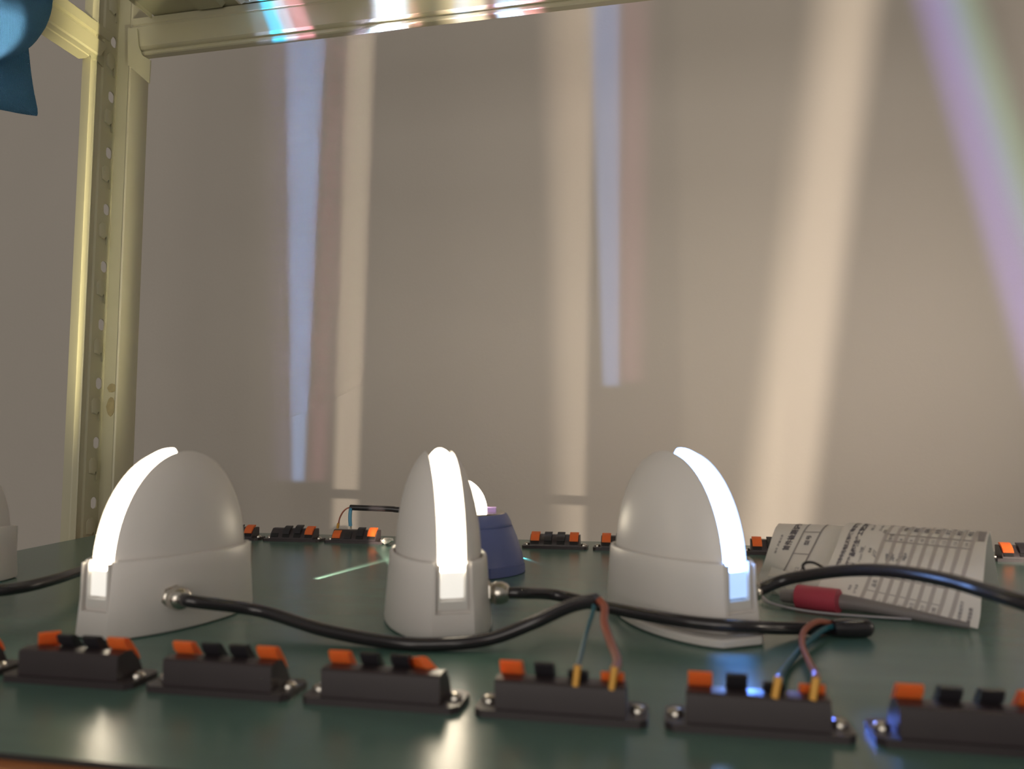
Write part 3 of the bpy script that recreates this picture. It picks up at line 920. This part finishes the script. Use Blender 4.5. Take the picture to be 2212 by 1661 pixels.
tops = [.340, .417, .490, .562, .634, .707, .780, .855, .927]
for a, b in zip(bots, tops):
    S1.rule(mb, (a, .0), (b, 1.02), .0125)
stuff(mb.build('column_ruling', M_RULE, form1, None, T1)); mb = MB()
for t in (.15, .345, .805, .895):
    n = 9 if t > .5 else 8
    s_a = bots[0] + (tops[0] - bots[0]) * t; s_b = bots[n - 1] + (tops[n - 1] - bots[n - 1]) * t
    S1.rule(mb, (s_a, t), (s_b, t), .0042)
stuff(mb.build('ruling', M_INK2, form1, None, T1))
mb = MB()
S1.text(mb, '苏州市中光电照明科技有限公司', .080, .34, .034, .054, .05, .02)
S1.text(mb, '整灯产品组装生产工艺流程', .152, .36, .042, .060, .06, .02)
S1.text(mb, '客户', .225, .92, .022, .035, 0); S1.text(mb, '日期', .285, .92, .022, .035, 0); S1.text(mb, '班', .325, .90, .026, .04, 0)
S1.text(mb, '产品型号', .215, .48, .018, .030, 0); S1.text(mb, '规格', .215, .10, .020, .035, 0); S1.text(mb, '生产数量', .255, .07, .020, .030, 0)
S1.text(mb, '色温', .245, .38, .022, .035, 0); S1.text(mb, '角度', .265, .62, .02, .035, .01); S1.text(mb, '数量', .318, .36, .025, .04, 0)


def col_s(i, t, f=.5):
    a = bots[i] + (tops[i] - bots[i]) * t; b = bots[i + 1] + (tops[i + 1] - bots[i + 1]) * t
    return a + (b - a) * f


for i, tx in enumerate(('序号', '8', '9', '10', '11', '12', '13', '14')):
    S1.text(mb, tx, col_s(i, .84, .68), .825 if i else .815, .030, .042, 0)
for i, tx in enumerate(('', '电', '数', '装', '线', '灯', '检', '包')):
    S1.text(mb, tx, col_s(i, .94, .72), .935, .036, .05, .01)
S1.text(mb, '品名', col_s(0, .2, .72), .20, .032, .05, .01)
for i, tx in enumerate(('', '一', '二', '三', '备注', '合计', '日期', '')):
    if tx: S1.text(mb, tx, col_s(i, .05, .72), .03, .028, .042, 0)
S1.text(mb, '白班夜班月计', .900, .02, .024, .038, .005, .03); S1.text(mb, '审核制表', .955, .03, .026, .042, .01, .03)
stuff(mb.build('printed_text', M_INK, form1, None, T1))
mb = MB()


def scribble(S, mb, s, t, ss, st, seed, n=4):
    rd = random.Random(seed)
    for _ in range(n):
        p = [(s + rd.uniform(-ss, ss), t + rd.uniform(-st, st)) for _ in range(3)]
        for a, b in zip(p, p[1:]):
            da, db = b[0] - a[0], b[1] - a[1]; L = math.hypot(da, db) or 1
            nx, ny = -db / L * .0016, da / L * .0035
            mb.add([S.lift(a[0] + nx, a[1] + ny), S.lift(b[0] + nx, b[1] + ny), S.lift(b[0] - nx, b[1] - ny), S.lift(a[0] - nx, a[1] - ny)], [(0, 1, 2, 3)])


for i, s in enumerate((.385, .425, .47, .50)):
    scribble(S1, mb, s, .60 + .01 * i, .020, .055, i, 6)
scribble(S1, mb, .20, .66, .018, .05, 11); scribble(S1, mb, .30, .62, .02, .06, 12); scribble(S1, mb, .17, .42, .018, .05, 13)
stuff(mb.build('handwriting', M_PEN, form1, None, T1))
mb = MB()
for (a, b, c, d) in ((.935, .985, .965, 1.0), (.940, .985, .90, .965)):
    n = 4
    mb.add([S1.lift(a, c), S1.lift(b, c), S1.lift(b, (c + d) / 2), S1.lift(b, d), S1.lift(a, d), S1.lift(a, (c + d) / 2)], [(0, 1, 2, 3, 4, 5)])
stuff(mb.build('stamp_mark', M_INK2, form1, None, T1))

# lower form, showing to the left
l2 = [at_z(1637, 1252, .0020), at_z(1642, 1236, .0080), at_z(1651, 1213, .0180), at_z(1664, 1172, .0330), at_z(1674, 1143, .0425), at_z(1682, 1131, .0450)]
r2 = [at_z(1778, 1272, .0090), at_z(1788, 1256, .0140), at_z(1800, 1227, .0220), at_z(1820, 1180, .0350), at_z(1834, 1147, .0440), at_z(1846, 1136, .0465)]
for c in (l2, r2):
    top = c[-1]
    c += [top + V((bk.x * .12, bk.y * .12, -.0022)), top + V((bk.x * .5, bk.y * .5, -(top.z) * .46)), top + V((bk.x, bk.y, .0010 - top.z))]
S2 = Sheet(ts, l2, r2)
form2 = empty('printed_form', (S2.P(.5, .3).x, S2.P(.5, .3).y, 0))
tag(form2, 'white inspection record form with a bold title, folded and tucked under the ruled form', 'paper')
T2 = Matrix.Translation(-V(form2.location))
S2.mesh(16, 48).build('sheet', M_PAPER, form2, 60, T2)
mb = MB()
S2.rule(mb, (.335, 0), (.43, 1.02), .010); S2.rule(mb, (.57, 0), (.66, 1.02), .012)
for t in (.50, .86):
    S2.rule(mb, (.335 + .095 * t, t), (.57 + .09 * t, t), .006)
stuff(mb.build('ruling', M_INK2, form2, None, T2))
mb = MB()
S2.text(mb, '首件检测记录', .29, .54, .10, .088, .035, .10)
S2.text(mb, '编号 质量记录', .135, .48, .036, .052, 0, .06); S2.text(mb, '型号', .54, .64, .07, .085, .02)
stuff(mb.build('printed_text', M_INK, form2, None, T2))
mb = MB()
S2.text(mb, '2.22', .55, .14, .075, .09, -.01)
stuff(mb.build('handwriting', M_PEN, form2, None, T2))

# ------------------------------------------------------------------ oddments by the forms
# grey film roll with a crimson band
a_, b_, c_, d_ = at_z(1690, 1286, .0055), at_z(1768, 1293, .0066), at_z(1860, 1306, .0060), at_z(2095, 1352, .0022)
path = smooth_path([a_, b_, c_, at_z(1985, 1330, .0038), d_], 8)
n_ = len(path)
rad = [.0050 + (.0062 - .0050) * min(1, i / 6) if i < 10 else .0062 - .0042 * (i - 10) / (n_ - 11) for i in range(n_)]
roll = empty('film_roll', ((a_ + d_) / 2).to_tuple()[:2] + (0,))
tag(roll, 'grey plastic film roll with a crimson band, lying along the front of the forms', 'roll')
TR = Matrix.Translation(-V(roll.location))
MB().tube(path, rad, 16, .92).build('roll', M_GREY, roll, 60, TR)
q1, q2 = at_z(1724, 1288, .0072), at_z(1812, 1299, .0074)
MB().tube([q1.lerp(q2, i / 4) for i in range(5)], .0086, 20, .96).build('band', M_CRIM, roll, 60, TR)
# pale tie curling out below the roll
tie = MB().tube(smooth_path([at_z(1642, 1284, .004), at_z(1660, 1300, .0025), at_z(1700, 1312, .0018), at_z(1760, 1322, .0016), at_z(1850, 1330, .0015), at_z(1968, 1337, .0015)], 8), .0014, 8, .6).build('cable_tie', M_TIE, None, 60)
tag(tie, 'thin pale cable tie lying on the mat below the grey roll', 'tie')
# dark loop of wire
lp = [at_z(1738, 1233, .029), at_z(1734, 1222, .032), at_z(1742, 1215, .034), at_z(1756, 1215, .034), at_z(1770, 1221, .033), at_z(1784, 1230, .031)]
loop = MB().tube(smooth_path([p.lerp(CAM, .03) for p in lp], 8), .0009, 8).build('wire_loop', M_CABLE, None, 60)
tag(loop, 'thin black wire loop showing above the black cable on the forms', 'wire')
# crumpled bits


def crumple(name, c, r, m, seed, flat=.6):
    rd = random.Random(seed)
    bm = bmesh.new()
    bmesh.ops.create_icosphere(bm, subdivisions=2, radius=1)
    for v in bm.verts:
        k = rd.uniform(.55, 1.15)
        v.co = V((v.co.x * r * k, v.co.y * r * k, max(-.95, v.co.z) * r * flat * k))
    zmin = min(v.co.z for v in bm.verts)
    for v in bm.verts: v.co.z -= zmin
    me = bpy.data.meshes.new(name); bm.to_mesh(me); bm.free(); me.materials.append(m)
    o_ = bpy.data.objects.new(name, me); COL.objects.link(o_); o_.location = c
    return o_


tag(crumple('paper_scrap', at_z(1694, 1290, 0) + V((0, .012, 0)), .013, M_WHITE, 3, .8), 'crumpled white paper scrap at the left end of the grey roll', 'scrap')
tag(crumple('plastic_scrap', at_z(1768, 1278, 0) + V((0, .018, 0)), .012, M_BLACK, 5, 1.3), 'crumpled black plastic scrap peeping out between the two forms', 'scrap')
tag(crumple('paper_scrap', at_z(836, 1176, 0), .0075, M_WHITE, 9, .6), 'small white scrap on the mat beside the wired back terminal', 'scrap')

# ------------------------------------------------------------------ blue cloth over the side beam
cx = -.722


def cloth_pt(x, y, X=cx): return at_x(x, y, X)


def cloth_layer(rows, bulge, X, name, parent):
    """rows: list of (left px, right px, y px left, y px right)"""
    nx = 18; grid = []
    for i, (xa, xb, ya, yb_) in enumerate(rows):
        for j in range(nx + 1):
            u = j / nx
            p = at_x(xa + (xb - xa) * u, ya + (yb_ - ya) * u, X)
            e_ = math.sin(math.pi * min(1, max(0, i / (len(rows) - 1))) * .9 + .15) * math.sin(math.pi * (.15 + .85 * u)) ** .6
            p.x += bulge * e_ + .0022 * math.sin(5 * u + i * .5) + .0015 * math.sin(9 * u - i * .8)
            grid.append(p)
    w_ = nx + 1; n = len(grid); fs = []
    back = [p + V((-.0018, 0, 0)) for p in grid]
    R_ = len(rows)
    for i in range(R_ - 1):
        for j in range(nx):
            a = i * w_ + j
            fs.append((a, a + 1, a + w_ + 1, a + w_)); fs.append((n + a + w_, n + a + w_ + 1, n + a + 1, n + a))
    for i in range(R_ - 1):
        for j in (0, nx):
            a = i * w_ + j; fs.append((a, a + w_, n + a + w_, n + a))
    for j in range(nx):
        for i in (0, R_ - 1):
            a = i * w_ + j; fs.append((a, a + 1, n + a + 1, n + a))
    return MB().add(grid + back, fs).build(name, M_CLOTH, parent, 70, Matrix.Translation(-V(parent.location)))


cp = at_x(20, 250, cx)
cloth = empty('cleaning_cloth', (cx, cp.y, cp.z))
tag(cloth, 'blue woven cleaning cloth hanging over the rack side beam at top left', 'cloth')


def interp(tab, y):
    for (y0, x0), (y1, x1) in zip(tab, tab[1:]):
        if y0 <= y <= y1: return x0 + (x1 - x0) * (y - y0) / (y1 - y0)
    return tab[-1][1] if y > tab[-1][0] else tab[0][1]


edge1 = [(-60, 118), (0, 113), (20, 111), (40, 106), (60, 97), (80, 82), (100, 66), (115, 48), (126, 24), (130, 4)]
rows = [(-90, interp(edge1, y), y, y) for y in (-60, -30, 0, 15, 30, 45, 60, 75, 90, 100, 110, 118, 125, 130)]
cloth_layer(rows, .020, cx + .006, 'upper_fold', cloth)
edge2 = [(60, 54), (100, 60), (130, 63), (170, 68), (210, 73), (235, 79), (250, 83)]
rows = [(-90, interp(edge2, y), y - (y - 60) * .13, y) for y in (60, 80, 100, 120, 140, 160, 180, 200, 220, 235, 245, 250)]
cloth_layer(rows, .003, cx, 'lower_flap', cloth)
